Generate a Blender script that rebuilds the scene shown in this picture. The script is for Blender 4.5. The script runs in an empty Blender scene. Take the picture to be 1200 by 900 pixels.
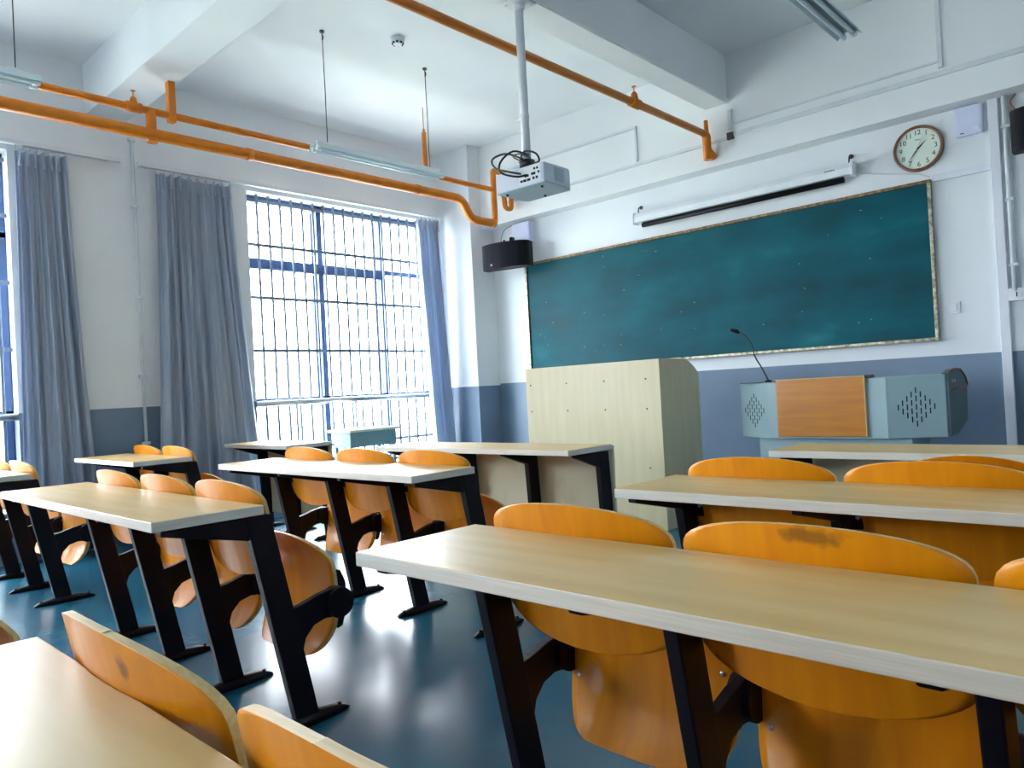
import bpy, bmesh, math, random
from mathutils import Vector, Matrix
random.seed(4)
S = bpy.context.scene
C = S.collection
PI = math.pi

# ------------------------------------------------------------ camera
H = 1.07
yaw, pit, rol = .7512532, .00893527, -.05323376
fw = Vector((-math.sin(yaw)*math.cos(pit), math.cos(yaw)*math.cos(pit), math.sin(pit)))
r0 = Vector((math.cos(yaw), math.sin(yaw), 0)); u0 = r0.cross(fw)
rt = math.cos(rol)*r0 + math.sin(rol)*u0
up = -math.sin(rol)*r0 + math.cos(rol)*u0
cd = bpy.data.cameras.new('camera'); cam = bpy.data.objects.new('camera', cd); C.objects.link(cam)
cd.sensor_width = 36; cd.lens = 871.72/1200*36; cd.clip_start = .02
M = Matrix((rt, up, -fw)).transposed().to_4x4(); M.translation = (0, 0, H)
cam.matrix_world = M
S.camera = cam

# ------------------------------------------------------------ light
EXPOSURE = 1.62
SKY = 11.0
S.view_settings.view_transform = 'Standard'; S.view_settings.look = 'None'
S.view_settings.gamma = 1; S.view_settings.use_curve_mapping = False
S.view_settings.exposure = EXPOSURE
w = bpy.data.worlds.new('overcast_sky'); S.world = w; w.use_nodes = True
bg = w.node_tree.nodes['Background']; bg.inputs[0].default_value = (.91, .955, 1, 1); bg.inputs[1].default_value = SKY
try:
    S.cycles.max_bounces = 10; S.cycles.diffuse_bounces = 6; S.cycles.transparent_max_bounces = 12
except Exception: pass

# room numbers
XL, XR, YF, YB, ZC = -6.4, 2.6, 6.13, -5.6, 3.83
YBEAM = 5.96                                   # face of the beam over the front wall
WIN = [(3.40, 5.68), (-.78, 1.52), (-4.9, -2.7)]
ZS, ZT = .30, 3.05

for i, (a, b) in enumerate(WIN):               # daylight guides in the window openings
    l = bpy.data.lights.new('window_daylight', 'AREA'); l.shape = 'RECTANGLE'; l.size = ZT-ZS; l.size_y = b-a
    l.cycles.is_portal = True
    o = bpy.data.objects.new('window_daylight', l); C.objects.link(o)
    o.location = (XL-.27, (a+b)/2, (ZS+ZT)/2); o.rotation_euler = (0, -PI/2, 0)

# ------------------------------------------------------------ materials
def lin(c):
    return tuple((x/12.92 if x <= .04045 else ((x+.055)/1.055)**2.4) for x in [v/255 for v in c]) + (1,)
def mat(name, rgb, rough=.6, metal=0, coat=0, spec=.5):
    m = bpy.data.materials.new(name); m.use_nodes = True
    b = m.node_tree.nodes['Principled BSDF']
    b.inputs['Base Color'].default_value = lin(rgb); b.inputs['Roughness'].default_value = rough
    b.inputs['Metallic'].default_value = metal; b.inputs['Coat Weight'].default_value = coat
    b.inputs['Coat Roughness'].default_value = .12; b.inputs['Specular IOR Level'].default_value = spec
    return m
def nd(m, t, **k):
    n = m.node_tree.nodes.new(t)
    for a, v in k.items(): setattr(n, a, v)
    return n
def noise_col(m, cols, scale=(1, 1, 1), nscale=5, detail=4, coord='Object', lo=.3, hi=.7, bump=0, bscale=None, rough=None):
    L = m.node_tree.links; b = m.node_tree.nodes['Principled BSDF']
    tc = nd(m, 'ShaderNodeTexCoord'); mp = nd(m, 'ShaderNodeMapping'); mp.inputs['Scale'].default_value = scale
    L.new(tc.outputs[coord], mp.inputs[0])
    n = nd(m, 'ShaderNodeTexNoise'); n.inputs['Scale'].default_value = nscale; n.inputs['Detail'].default_value = detail
    L.new(mp.outputs[0], n.inputs['Vector'])
    r = nd(m, 'ShaderNodeValToRGB'); r.color_ramp.elements[0].position = lo; r.color_ramp.elements[1].position = hi
    r.color_ramp.elements[0].color = lin(cols[0]); r.color_ramp.elements[1].color = lin(cols[-1])
    for i, c in enumerate(cols[1:-1]):
        e = r.color_ramp.elements.new(lo+(hi-lo)*(i+1)/(len(cols)-1)); e.color = lin(c)
    L.new(n.outputs['Fac'], r.inputs[0]); L.new(r.outputs[0], b.inputs['Base Color'])
    if bump:
        n2 = n
        if bscale:
            n2 = nd(m, 'ShaderNodeTexNoise'); n2.inputs['Scale'].default_value = bscale; n2.inputs['Detail'].default_value = 3
            L.new(tc.outputs[coord], n2.inputs['Vector'])
        bp = nd(m, 'ShaderNodeBump'); bp.inputs['Strength'].default_value = bump; bp.inputs['Distance'].default_value = .01
        L.new(n2.outputs['Fac'], bp.inputs['Height']); L.new(bp.outputs[0], b.inputs['Normal'])
    if rough:
        mr = nd(m, 'ShaderNodeMapRange'); mr.inputs[3].default_value = rough[0]; mr.inputs[4].default_value = rough[1]
        mr.inputs[1].default_value = .3; mr.inputs[2].default_value = .7
        L.new(n.outputs['Fac'], mr.inputs[0]); L.new(mr.outputs[0], b.inputs['Roughness'])
    return r

WALLC = [(226, 230, 234), (233, 237, 240)]
def wall_mat(name, zline):
    """white emulsion with a grey painted dado below zline"""
    m = mat(name, WALLC[0], .75)
    r = noise_col(m, WALLC, nscale=1.6, detail=5, bump=.12, bscale=60)
    L = m.node_tree.links; b = m.node_tree.nodes['Principled BSDF']
    tc = nd(m, 'ShaderNodeTexCoord'); sx = nd(m, 'ShaderNodeSeparateXYZ'); L.new(tc.outputs['Object'], sx.inputs[0])
    lt = nd(m, 'ShaderNodeMath', operation='LESS_THAN'); lt.inputs[1].default_value = zline; L.new(sx.outputs[2], lt.inputs[0])
    n = nd(m, 'ShaderNodeTexNoise'); n.inputs['Scale'].default_value = 2.2; n.inputs['Detail'].default_value = 5
    r2 = nd(m, 'ShaderNodeValToRGB'); r2.color_ramp.elements[0].position = .3; r2.color_ramp.elements[1].position = .7
    r2.color_ramp.elements[0].color = lin((104, 124, 146)); r2.color_ramp.elements[1].color = lin((116, 136, 158))
    L.new(tc.outputs['Object'], n.inputs['Vector']); L.new(n.outputs['Fac'], r2.inputs[0])
    mx = nd(m, 'ShaderNodeMix', data_type='RGBA')
    L.new(lt.outputs[0], mx.inputs['Factor']); L.new(r.outputs[0], mx.inputs[6]); L.new(r2.outputs[0], mx.inputs[7])
    L.new(mx.outputs[2], b.inputs['Base Color'])
    ro = nd(m, 'ShaderNodeMapRange'); ro.inputs[3].default_value = .75; ro.inputs[4].default_value = .38
    L.new(lt.outputs[0], ro.inputs[0]); L.new(ro.outputs[0], b.inputs['Roughness'])
    return m
m_wall_side = wall_mat('wall_paint_side', 1.097)
m_wall_front = wall_mat('wall_paint_front', 1.158)
m_wall_pillar = wall_mat('wall_paint_pillar', 1.14)
m_ceil = mat('ceiling_paint', (222, 226, 228), .8); noise_col(m_ceil, [(228, 231, 232), (236, 238, 239)], nscale=1.3, bump=.06, bscale=50)
m_floor = mat('painted_floor', (40, 80, 100), .27, coat=.1)
noise_col(m_floor, [(18, 80, 106), (28, 94, 120), (44, 112, 132)], nscale=1.5, detail=5, lo=.25, hi=.75, bump=.03, bscale=55)
m_top = mat('maple_laminate', (214, 200, 168), .36, spec=.45)
noise_col(m_top, [(208, 172, 108), (216, 183, 123), (222, 194, 140)], scale=(1.0, 9, 6), nscale=1.6, detail=5)
m_topedge = mat('pale_edge_band', (214, 210, 196), .45)
noise_col(m_topedge, [(206, 202, 188), (222, 218, 206)], scale=(2, 2, 90), nscale=3)
m_ply = mat('orange_plywood', (226, 142, 24), .38, coat=.12, spec=.35)
noise_col(m_ply, [(212, 124, 0), (222, 137, 0), (230, 147, 0)], scale=(10, 2, 1.3), nscale=2.4, detail=6, bump=.02)
m_plyedge = mat('ply_edge', (226, 196, 140), .5)
noise_col(m_plyedge, [(206, 172, 108), (226, 196, 140)], scale=(3, 60, 60), nscale=3)
m_leg = mat('dark_steel', (26, 20, 30), .45, spec=.22); noise_col(m_leg, [(15, 11, 20), (22, 17, 27)], nscale=14, bump=.05)
m_screw = mat('zinc_screw', (200, 204, 208), .3, metal=1)
m_birch = mat('birch_board', (206, 198, 168), .45, coat=.1)
noise_col(m_birch, [(210, 196, 158), (214, 201, 164), (218, 206, 170)], scale=(9, 9, .9), nscale=2.2, detail=8)
m_panel = mat('beige_board', (200, 196, 172), .5)
noise_col(m_panel, [(170, 160, 124), (208, 200, 166), (218, 211, 180)], scale=(1, 1, 1), nscale=5, detail=9, lo=.2, hi=.5)
m_orange = mat('orange_pipe_paint', (226, 116, 14), .42); noise_col(m_orange, [(206, 112, 0), (222, 126, 2)], nscale=9, bump=.05)
m_whitem = mat('white_metal', (222, 226, 230), .35); noise_col(m_whitem, [(214, 219, 224), (228, 232, 235)], nscale=5)
m_white = mat('white_plastic', (226, 228, 236), .4); noise_col(m_white, [(222, 224, 233), (230, 232, 239)], nscale=4)
m_lilac = mat('off_white_plastic', (212, 216, 240), .4); noise_col(m_lilac, [(208, 212, 238), (216, 220, 244)], nscale=4)
m_conduit = mat('painted_conduit', (214, 219, 223), .55); noise_col(m_conduit, [(206, 211, 216), (220, 225, 229)], nscale=7)
m_black = mat('black_plastic', (22, 24, 30), .5, spec=.2); noise_col(m_black, [(9, 10, 14), (15, 16, 21)], nscale=8)
m_grille_black = mat('speaker_cloth', (34, 38, 50), .7, spec=.15); noise_col(m_grille_black, [(12, 14, 22), (20, 23, 32)], nscale=160)
m_wire = mat('dark_wire', (50, 52, 56), .5)
m_copper = mat('brown_cable', (150, 96, 60), .5)
m_tube = mat('lamp_tube_glass', (214, 228, 232), .2, coat=.3)
m_reflector = mat('lamp_reflector', (190, 206, 210), .35)
m_board = mat('chalkboard', (0, 84, 100), .5, spec=.15)
r = noise_col(m_board, [(0, 62, 72), (0, 74, 86), (4, 88, 100), (34, 112, 120)], scale=(.8, 1, 1.7), nscale=1.8, detail=12, lo=.25, hi=.8, rough=(.42, .55))
m_bframe_wood = mat('worn_wood_frame', (128, 98, 52), .5); noise_col(m_bframe_wood, [(84, 62, 34), (128, 98, 52), (176, 160, 120)], scale=(6, 6, 6), nscale=5, detail=8, lo=.3, hi=.75)
m_bframe_alu = mat('worn_aluminium', (190, 180, 150), .35, metal=.6); noise_col(m_bframe_alu, [(88, 80, 56), (196, 190, 166)], scale=(5, 5, 5), nscale=6, detail=8)
m_chalk = mat('chalk_mark', (200, 214, 214), .9)
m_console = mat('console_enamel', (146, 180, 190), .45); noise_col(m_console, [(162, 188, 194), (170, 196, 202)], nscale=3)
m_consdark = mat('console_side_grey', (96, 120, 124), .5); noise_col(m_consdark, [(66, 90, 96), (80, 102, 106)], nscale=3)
m_oak = mat('orange_oak', (198, 124, 40), .4, coat=.2)
noise_col(m_oak, [(192, 112, 0), (200, 121, 0), (208, 131, 4)], scale=(1.4, 4, 18), nscale=2.2, detail=8)
m_slot = mat('dark_slot', (18, 22, 26), .8)
m_trimwood = mat('brown_edge_trim', (120, 76, 50), .5)
m_deskteal = mat('teal_desk_body', (110, 150, 160), .45); noise_col(m_deskteal, [(100, 142, 154), (118, 158, 168)], nscale=4)
m_cream = mat('cream_desk_top', (222, 224, 206), .4)
m_winframe = mat('blue_grey_window_frame', (74, 100, 142), .4, metal=.2); noise_col(m_winframe, [(66, 92, 134), (82, 108, 150)], nscale=5)
m_bar = mat('grey_painted_bar', (120, 130, 148), .4); noise_col(m_bar, [(112, 124, 144), (134, 146, 164)], nscale=6)
m_rail = mat('stainless_rail', (200, 206, 212), .28, metal=.8); noise_col(m_rail, [(190, 197, 204), (212, 218, 222)], nscale=6)
m_clockrim = mat('brown_clock_rim', (128, 84, 48), .35, coat=.3); noise_col(m_clockrim, [(110, 70, 40), (140, 94, 56)], nscale=20)
m_clockface = mat('clock_face_paper', (224, 236, 224), .5)
m_ink = mat('black_ink', (30, 30, 32), .6)
m_brass = mat('brass_hand', (150, 120, 60), .4, metal=.5)
m_curt = mat('slate_blue_satin', (150, 166, 192), .36, spec=.7)
noise_col(m_curt, [(178, 192, 212), (188, 201, 219), (197, 209, 226)], scale=(3, 9, .5), nscale=2, detail=5, bump=.1, bscale=40)
m_curt.node_tree.nodes['Principled BSDF'].inputs['Sheen Weight'].default_value = .25
nt = m_curt.node_tree; pb = nt.nodes['Principled BSDF']; tr = nt.nodes.new('ShaderNodeBsdfTranslucent'); ms = nt.nodes.new('ShaderNodeMixShader')
nt.links.new(pb.inputs['Base Color'].links[0].from_socket, tr.inputs[0]); ms.inputs[0].default_value = .3
nt.links.new(pb.outputs[0], ms.inputs[1]); nt.links.new(tr.outputs[0], ms.inputs[2]); nt.links.new(ms.outputs[0], nt.nodes['Material Output'].inputs[0])
m_projw = mat('projector_shell', (206, 214, 226), .4); noise_col(m_projw, [(200, 208, 221), (212, 220, 231)], nscale=4)
m_projg = mat('projector_underside', (160, 182, 194), .45); noise_col(m_projg, [(154, 177, 190), (166, 187, 198)], nscale=4)
m_glass = bpy.data.materials.new('window_glass'); m_glass.use_nodes = True
nt = m_glass.node_tree; nt.nodes.clear()
go = nt.nodes.new('ShaderNodeOutputMaterial'); gt = nt.nodes.new('ShaderNodeBsdfTransparent'); gg = nt.nodes.new('ShaderNodeBsdfGlossy'); gm = nt.nodes.new('ShaderNodeMixShader')
gg.inputs['Roughness'].default_value = .02; gt.inputs[0].default_value = (.96, .98, 1, 1); gm.inputs[0].default_value = .05
nt.links.new(gt.outputs[0], gm.inputs[1]); nt.links.new(gg.outputs[0], gm.inputs[2]); nt.links.new(gm.outputs[0], go.inputs[0])
m_ground = mat('pale_ground', (206, 206, 198), .9); noise_col(m_ground, [(150, 160, 140), (214, 212, 204)], nscale=.08, detail=6)
m_house = mat('pale_render', (226, 222, 216), .8); noise_col(m_house, [(216, 212, 206), (232, 228, 222)], nscale=.3)
m_housewin = mat('distant_window', (150, 160, 176), .4)

# ------------------------------------------------------------ mesh helpers
def bx(bm, x0, x1, y0, y1, z0, z1, mi=0, M=None):
    vs = [bm.verts.new((x, y, z)) for x in (x0, x1) for y in (y0, y1) for z in (z0, z1)]
    if M is not None:
        for v in vs: v.co = M @ v.co
    fs = []
    for q in ((0, 1, 3, 2), (4, 6, 7, 5), (0, 4, 5, 1), (2, 3, 7, 6), (0, 2, 6, 4), (1, 5, 7, 3)):
        f = bm.faces.new([vs[i] for i in q]); f.material_index = mi; fs.append(f)
    return fs
def prism(bm, pts, a0, a1, axis='x', mi=0, smooth=False):
    """extrude a 2-D outline along an axis; outline is (y,z) for x, (x,z) for y, (x,y) for z"""
    def P(p, a): return {'x': (a, p[0], p[1]), 'y': (p[0], a, p[1]), 'z': (p[0], p[1], a)}[axis]
    A = [bm.verts.new(P(p, a0)) for p in pts]; B = [bm.verts.new(P(p, a1)) for p in pts]
    n = len(pts); fs = [bm.faces.new(A[::-1]), bm.faces.new(B)]
    for i in range(n):
        f = bm.faces.new((A[i], A[(i+1) % n], B[(i+1) % n], B[i])); f.smooth = smooth; fs.append(f)
    for f in fs: f.material_index = mi
    return fs
def tube(bm, pts, r, n=10, mi=0, caps=True):
    pts = [Vector(p) for p in pts]; rings = []; prev = None
    for i, p in enumerate(pts):
        d = (pts[min(i+1, len(pts)-1)]-pts[max(i-1, 0)]).normalized()
        if prev is None:
            a = d.orthogonal().normalized()
        else:
            a = (prev-d*prev.dot(d)).normalized()
        prev = a; b = d.cross(a); rr = r[i] if isinstance(r, (list, tuple)) else r
        rings.append([bm.verts.new(p+rr*(math.cos(2*PI*k/n)*a+math.sin(2*PI*k/n)*b)) for k in range(n)])
    for A, B in zip(rings, rings[1:]):
        for k in range(n):
            f = bm.faces.new((A[k], A[(k+1) % n], B[(k+1) % n], B[k])); f.smooth = True; f.material_index = mi
    if caps:
        for R_ in (rings[0][::-1], rings[-1]):
            f = bm.faces.new(R_); f.material_index = mi
def cyl(bm, c, r, h, axis='z', n=24, mi=0):
    d = {'x': Vector((1, 0, 0)), 'y': Vector((0, 1, 0)), 'z': Vector((0, 0, 1))}[axis]
    c = Vector(c); tube(bm, [c-d*h/2, c+d*h/2], r, n, mi)
def round_path(pts, rad, n=6):
    pts = [Vector(p) for p in pts]; out = [pts[0]]
    for a, b, c in zip(pts, pts[1:], pts[2:]):
        d1 = (a-b).normalized(); d2 = (c-b).normalized(); q = min(rad, (a-b).length*.49, (c-b).length*.49)
        p0 = b+d1*q; p1 = b+d2*q
        for k in range(n+1):
            t = k/n; out.append((1-t)**2*p0+2*t*(1-t)*b+t*t*p1)
    return out+[pts[-1]]
def mk(name, bm, mats, parent=None, bev=0, loc=None, smooth_angle=None):
    bmesh.ops.recalc_face_normals(bm, faces=bm.faces)
    me = bpy.data.meshes.new(name); bm.to_mesh(me); bm.free()
    for m in (mats if isinstance(mats, (list, tuple)) else [mats]): me.materials.append(m)
    o = bpy.data.objects.new(name, me); C.objects.link(o)
    if parent is not None: o.parent = parent
    if loc: o.location = loc
    if bev:
        b = o.modifiers.new('bevel', 'BEVEL'); b.width = bev; b.segments = 2; b.limit_method = 'ANGLE'; b.angle_limit = math.radians(40)
    return o
def tag(o, label, cat, group=None):
    o['label'] = label; o['category'] = cat
    if group: o['group'] = group
    return o
def thing(name, label, cat, loc=(0, 0, 0), group=None, rz=0):
    o = bpy.data.objects.new(name, None); C.objects.link(o); o.location = loc; o.rotation_euler = (0, 0, rz)
    o.empty_display_size = .1
    return tag(o, label, cat, group)
def struct(name, bm, mats, parent=None, bev=0):
    o = mk(name, bm, mats, parent, bev); o['kind'] = 'structure'; return o
def copy_obj(o, parent, loc=None):
    c = o.copy(); C.objects.link(c); c.parent = parent
    if loc is not None: c.location = loc
    return c
def copy_tree(o, parent, loc=None):
    c = copy_obj(o, parent, loc)
    for ch in list(o.children): copy_tree(ch, c)
    return c
B = bmesh.new

# ------------------------------------------------------------ the room
bm = B(); bx(bm, XL-.02, XR+.2, YB-.2, YF+.2, -.15, 0); struct('floor', bm, m_floor)
bm = B(); bx(bm, XL-.24, XR+.24, YB-.24, YF+.24, ZC, ZC+.2); struct('ceiling', bm, m_ceil)
bm = B(); bx(bm, XL, XR, YF, YF+.24, 0, ZC); struct('wall_front', bm, m_wall_front)
bm = B(); bx(bm, XL, XR, YB-.24, YB, 0, ZC); struct('wall_back', bm, m_wall_front)
bm = B(); bx(bm, XR, XR+.24, YB-.24, YF+.24, 0, ZC); struct('wall_right', bm, m_wall_side)
bm = B()                                         # window wall with its three openings
ys = [YF+.24]
for a, b in WIN: ys += [b, a]
ys.append(YB-.24)
for i in range(0, len(ys), 2): bx(bm, XL-.24, XL, ys[i+1], ys[i], 0, ZC)
for a, b in WIN:
    bx(bm, XL-.24, XL, a, b, 0, ZS); bx(bm, XL-.24, XL, a, b, ZT, ZC)
struct('wall_left', bm, m_wall_side)
bm = B(); bx(bm, XL, -5.905, 5.78, YF, 0, ZC); struct('wall_corner', bm, m_wall_pillar)
bm = B(); bx(bm, XL, XR, YBEAM, YF, 2.915, ZC); struct('trim_1', bm, m_ceil, bev=.004)         # beam above the blackboard
bm = B(); bx(bm, XL, XR, 2.06, 2.36, 3.43, ZC); struct('trim_2', bm, m_ceil, bev=.004)          # cross beam
bm = B(); bx(bm, -3.09, -2.88, YB, YBEAM, 3.42, ZC)
bx(bm, -2.885, -2.868, YB, YBEAM, 3.425, 3.455)
struct('trim_3', bm, m_ceil, bev=.004)           # long beam

# windows
def window(n, a, b, mull, sash_from=None):
    x0, x1 = XL-.20, XL-.13
    bm = B()
    bx(bm, x0, x1, a, b, ZT-.06, ZT); bx(bm, x0, x1, a, b, ZS, ZS+.06)
    bx(bm, x0, x1, a, a+.05, ZS, ZT); bx(bm, x0, x1, b-.05, b, ZS, ZT)
    for m in mull: bx(bm, x0, x1, m-.03, m+.03, ZS, ZT)
    bx(bm, x0, x1, a, b, 1.06, 1.12)
    bx(bm, x0-.003, x1+.003, a, mull[-1], 2.355, 2.455)
    bx(bm, x0, x1, mull[-1], b, 2.41, 2.46)
    root = struct(f'window_{n}', bm, m_winframe, bev=.004)
    bm = B(); bx(bm, XL-.17, XL-.165, a+.04, b-.04, ZS+.04, ZT-.04); g = mk('pane', bm, m_glass, root)
    if sash_from is not None:                    # sliding sash frames just behind the main frame
        bm = B()
        for (p, q) in zip([a]+mull, mull+[b]):
            for z0, z1 in ((1.12, 2.355), (2.455, ZT-.06)):
                bx(bm, x0-.03, x0-.004, p+.03, p+.055, z0, z1); bx(bm, x0-.03, x0-.004, q-.055, q-.03, z0, z1)
        mk('sash', bm, m_winframe, root)
        bm = B(); bx(bm, XL-.14, XL-.115, mull[0]-.006, mull[0]+.018, 1.66, 1.78); mk('handle', bm, m_winframe, root, bev=.004)
    return root
window(1, *WIN[0], [4.24, 5.02], 1)
window(2, *WIN[1], [.02, .80], 1)
window(3, *WIN[2], [-4.1, -3.4])

def grille(a, b, y0, label):
    t = thing('security_grille', label, 'window grille', (XL-.085, a, ZS), 'barred window grilles')
    bm = B(); cyl(bm, (0, 0, (ZT-ZS)/2), .0125, ZT-ZS, n=8); first = mk('vertical_bar', bm, m_bar, t)
    k = 0; y = y0-a; n = 0; last = first; first.location = (0, y, 0)
    y += .121
    while y < b-a-.02:
        copy_obj(first, t, (0, y, 0)); y += .121
    for z in (.62, 1.572, 2.072, 2.572, 2.99):
        bm = B(); bx(bm, -.006, .006, .0, b-a, z-ZS-.015, z-ZS+.015); mk('cross_bar', bm, m_bar, t)
    return t
grille(WIN[0][0], WIN[0][1], WIN[0][0]+.02, 'white barred grille across the tall window nearest the blackboard')
grille(WIN[1][0], WIN[1][1], WIN[1][0]+.05, 'white barred grille across the window at the left edge of the photo')

def guard(a, b, label):
    t = thing('guard_rail', label, 'railing', (XL-.05, a, ZS), 'window guard rails')
    bm = B(); cyl(bm, (.03, (b-a)/2, 1.07-ZS), .027, b-a, 'y', 16); mk('top_rail', bm, m_rail, t)
    bm = B(); bx(bm, .018, .04, 0, b-a, .10, .13); mk('bottom_rail', bm, m_rail, t)
    bm = B(); cyl(bm, (.03, 0, (1.05-ZS)/2), .014, 1.05-ZS, n=10); p = mk('post', bm, m_rail, t); p.location = (0, .42, 0)
    for q in (1.1, 1.78):
        if q < b-a: copy_obj(p, t, (0, q, 0))
    return t
guard(*WIN[0], 'stainless guard rail across the lower part of the window nearest the blackboard')
guard(*WIN[1], 'stainless guard rail across the window at the left edge of the photo')

# curtains
def curtain(y0, y1, yb0, yb1, label, folds, seed, pull=0, front=.075):
    rnd = random.Random(seed); bm = B()
    nu, nz = 150, 30; z0, z1 = .07, 3.03
    cen = []; c = 0
    while c < 1.02:                                       # fold crests at uneven spacing: tight bunches between flat stretches
        cen.append(c); c += rnd.choice([.05, .06, .07, .10, .15])*7/folds
    wid = [rnd.uniform(.010, .026)*7/folds for _ in cen]; hgt = [rnd.uniform(.4, 1.3)*rnd.choice([1, 1, .6]) for _ in cen]; drift = [rnd.uniform(-.03, .03) for _ in cen]
    def surf(s, t):
        v = t**1.4                                        # t: 0 top, 1 hem
        y = (y0+(y1-y0)*s)*(1-v)+(yb0+(yb1-yb0)*s)*v
        f = 0
        for c_, w_, h_, d_ in zip(cen, wid, hgt, drift):
            q = (s-c_-d_*t)/(w_*(1+1.1*t)); f += h_*math.exp(-q*q)
        amp = .050+.030*min(1, t*2)
        x = XL+front-.02+amp*f+.012*math.sin(5*s+seed+2*t)
        return x, y, z1+(z0-z1)*t
    G = [[bm.verts.new(surf(i/nu, j/nz)) for i in range(nu+1)] for j in range(nz+1)]
    for j in range(nz):
        for i in range(nu):
            f = bm.faces.new((G[j][i], G[j][i+1], G[j+1][i+1], G[j+1][i])); f.smooth = True
    o = mk('curtain', bm, m_curt)
    sd = o.modifiers.new('thickness', 'SOLIDIFY'); sd.thickness = .003
    tag(o, label, 'curtain', 'slate blue curtains')
    # pinch pleated heading band with its tucks
    bm = B()
    for i in range(folds):
        yy = y0+(y1-y0)*(i+.5)/folds
        tube(bm, [(XL+front+.05, yy, 3.032), (XL+front+.055, yy, 2.98), (XL+front+.047, yy, 2.91)], [.011, .005, .014], 8)
    mk('pinch_pleat', bm, m_curt, o)
    bm = B(); tube(bm, [(XL+front+.0, y0+.01, 3.04), (XL+front+.0, y0+.01, 3.074)], .003, 6)
    hk = mk('curtain_hook', bm, m_screw, o)
    for i in range(1, folds+1): copy_obj(hk, o, (0, (y1-y0-.02)*i/folds, 0))
curtain(1.55, 1.90, 1.50, 2.04, 'long slate blue curtain drawn back at the left edge window', 7, 3)
curtain(2.55, 3.22, 2.46, 3.42, 'wide slate blue curtain gathered just left of the barred window', 9, 8)
curtain(5.37, 5.66, 5.46, 5.75, 'narrow slate blue curtain hanging at the corner pillar', 5, 5)

def rail(y0, y1, label):
    bm = B(); bx(bm, XL+.05, XL+.095, y0, y1, 3.075, 3.105); bx(bm, XL+.055, XL+.09, y0-.006, y0, 3.07, 3.11); bx(bm, XL+.055, XL+.09, y1, y1+.006, 3.07, 3.11)
    for k in range(3):
        yy = y0+.08+(y1-y0-.16)*k/2; bx(bm, XL+.001, XL+.06, yy-.012, yy+.012, 3.085, 3.10)
    tag(mk('curtain_rail', bm, m_whitem), label, 'curtain rail', 'curtain rails on the window wall')
rail(-1.0, 2.28, 'white curtain rail above the window at the left edge')
rail(2.43, 5.74, 'white curtain rail above the window nearest the blackboard')

# conduits
def conduit(pts, r, label, name='cable_conduit', m=None, clips=(), cat='conduit'):
    bm = B(); tube(bm, round_path(pts, r*2.2, 4), r, 8)
    o = mk(name, bm, m or m_conduit); return tag(o, label, cat)
o = conduit([(XL+.028, 2.40, 3.43), (XL+.022, 2.40, .02)], .013, 'thin white vertical conduit on the wall between two curtains')
bm = B(); bx(bm, XL+.002, XL+.045, 2.372, 2.428, 3.288, 3.312)
pc = mk('pipe_clip', bm, m_conduit, o)
for z in (2.75, 2.0, 1.35, .8): copy_obj(pc, o, (0, 0, z-3.3))
yb = YBEAM-.011
def trunk(pts, wd, label):
    """flat square trunking run in the plane of the beam face; pts (x,z)"""
    bm = B()
    for (xa, za), (xb, zb) in zip(pts, pts[1:]):
        if abs(za-zb) < 1e-6: bx(bm, min(xa, xb)-wd/2, max(xa, xb)+wd/2, YBEAM-.018, YBEAM-.001, za-wd/2, za+wd/2)
        else: bx(bm, xa-wd/2, xa+wd/2, YBEAM-.018, YBEAM-.001, min(za, zb)+wd/2, max(za, zb)-wd/2)
    return tag(mk('cable_trunking', bm, m_conduit, bev=.002), label, 'trunking', 'white trunking on the beam above the blackboard')
z_ = lambda z: H+(z-H)*YBEAM/YF
x_ = lambda x: x*YBEAM/YF
trunk([(x_(-5.7), z_(3.54)), (x_(-3.915), z_(3.54)), (x_(-3.915), z_(3.2)), ], .022, 'white trunking looping up and over behind the projector')
trunk([(x_(-5.7), z_(3.18)), (x_(-2.94), z_(3.18))], .024, 'thin white trunking running behind the projector')
trunk([(x_(-2.90), z_(3.20)), (x_(.9), z_(3.20))], .036, 'white trunking along the beam above the clock')
trunk([(x_(-2.90), z_(3.29)), (x_(-1.32), z_(3.29))], .014, 'thinnest trunking just above the one over the clock')
trunk([(x_(-1.31), z_(3.225)), (x_(-1.31), ZC-.002)], .030, 'white trunking rising to the ceiling above the clock')
trunk([(x_(-2.945), z_(3.44)), (x_(-2.945), z_(3.23))], .04, 'short white trunking dropping from the long ceiling beam')
bm = B(); bx(bm, x_(-2.975), x_(-2.915), YBEAM-.03, YBEAM-.001, z_(3.16), z_(3.22))
tag(mk('junction_box', bm, m_wire, bev=.003), 'small dark junction box on the beam by the orange pipe', 'junction box')
# pilaster strip and the conduit beside it
bm = B(); bx(bm, -1.035, -.975, YF-.035, YF-.001, .0, 2.913)
tag(mk('vertical_trunking', bm, m_white, bev=.003), 'broad white vertical trunking on the wall right of the clock', 'trunking')
t = conduit([(-.935, YF-.03, 2.913), (-.935, YF-.03, 1.56)], .018, 'round white conduit dropping to the socket right of the blackboard')
bm = B(); bx(bm, -.96, -.91, YF-.052, YF-.002, 2.69, 2.71)
pc = mk('pipe_clip', bm, m_conduit, t)
for z in (2.2, 1.75): copy_obj(pc, t, (0, 0, z-2.7))
bm = B(); bx(bm, -1.40, -1.04, YF-.022, YF-.001, 2.43, 2.475)
tag(mk('cable_trunking', bm, m_white, bev=.002), 'short white trunking from blackboard corner to the vertical trunking', 'trunking')

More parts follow.
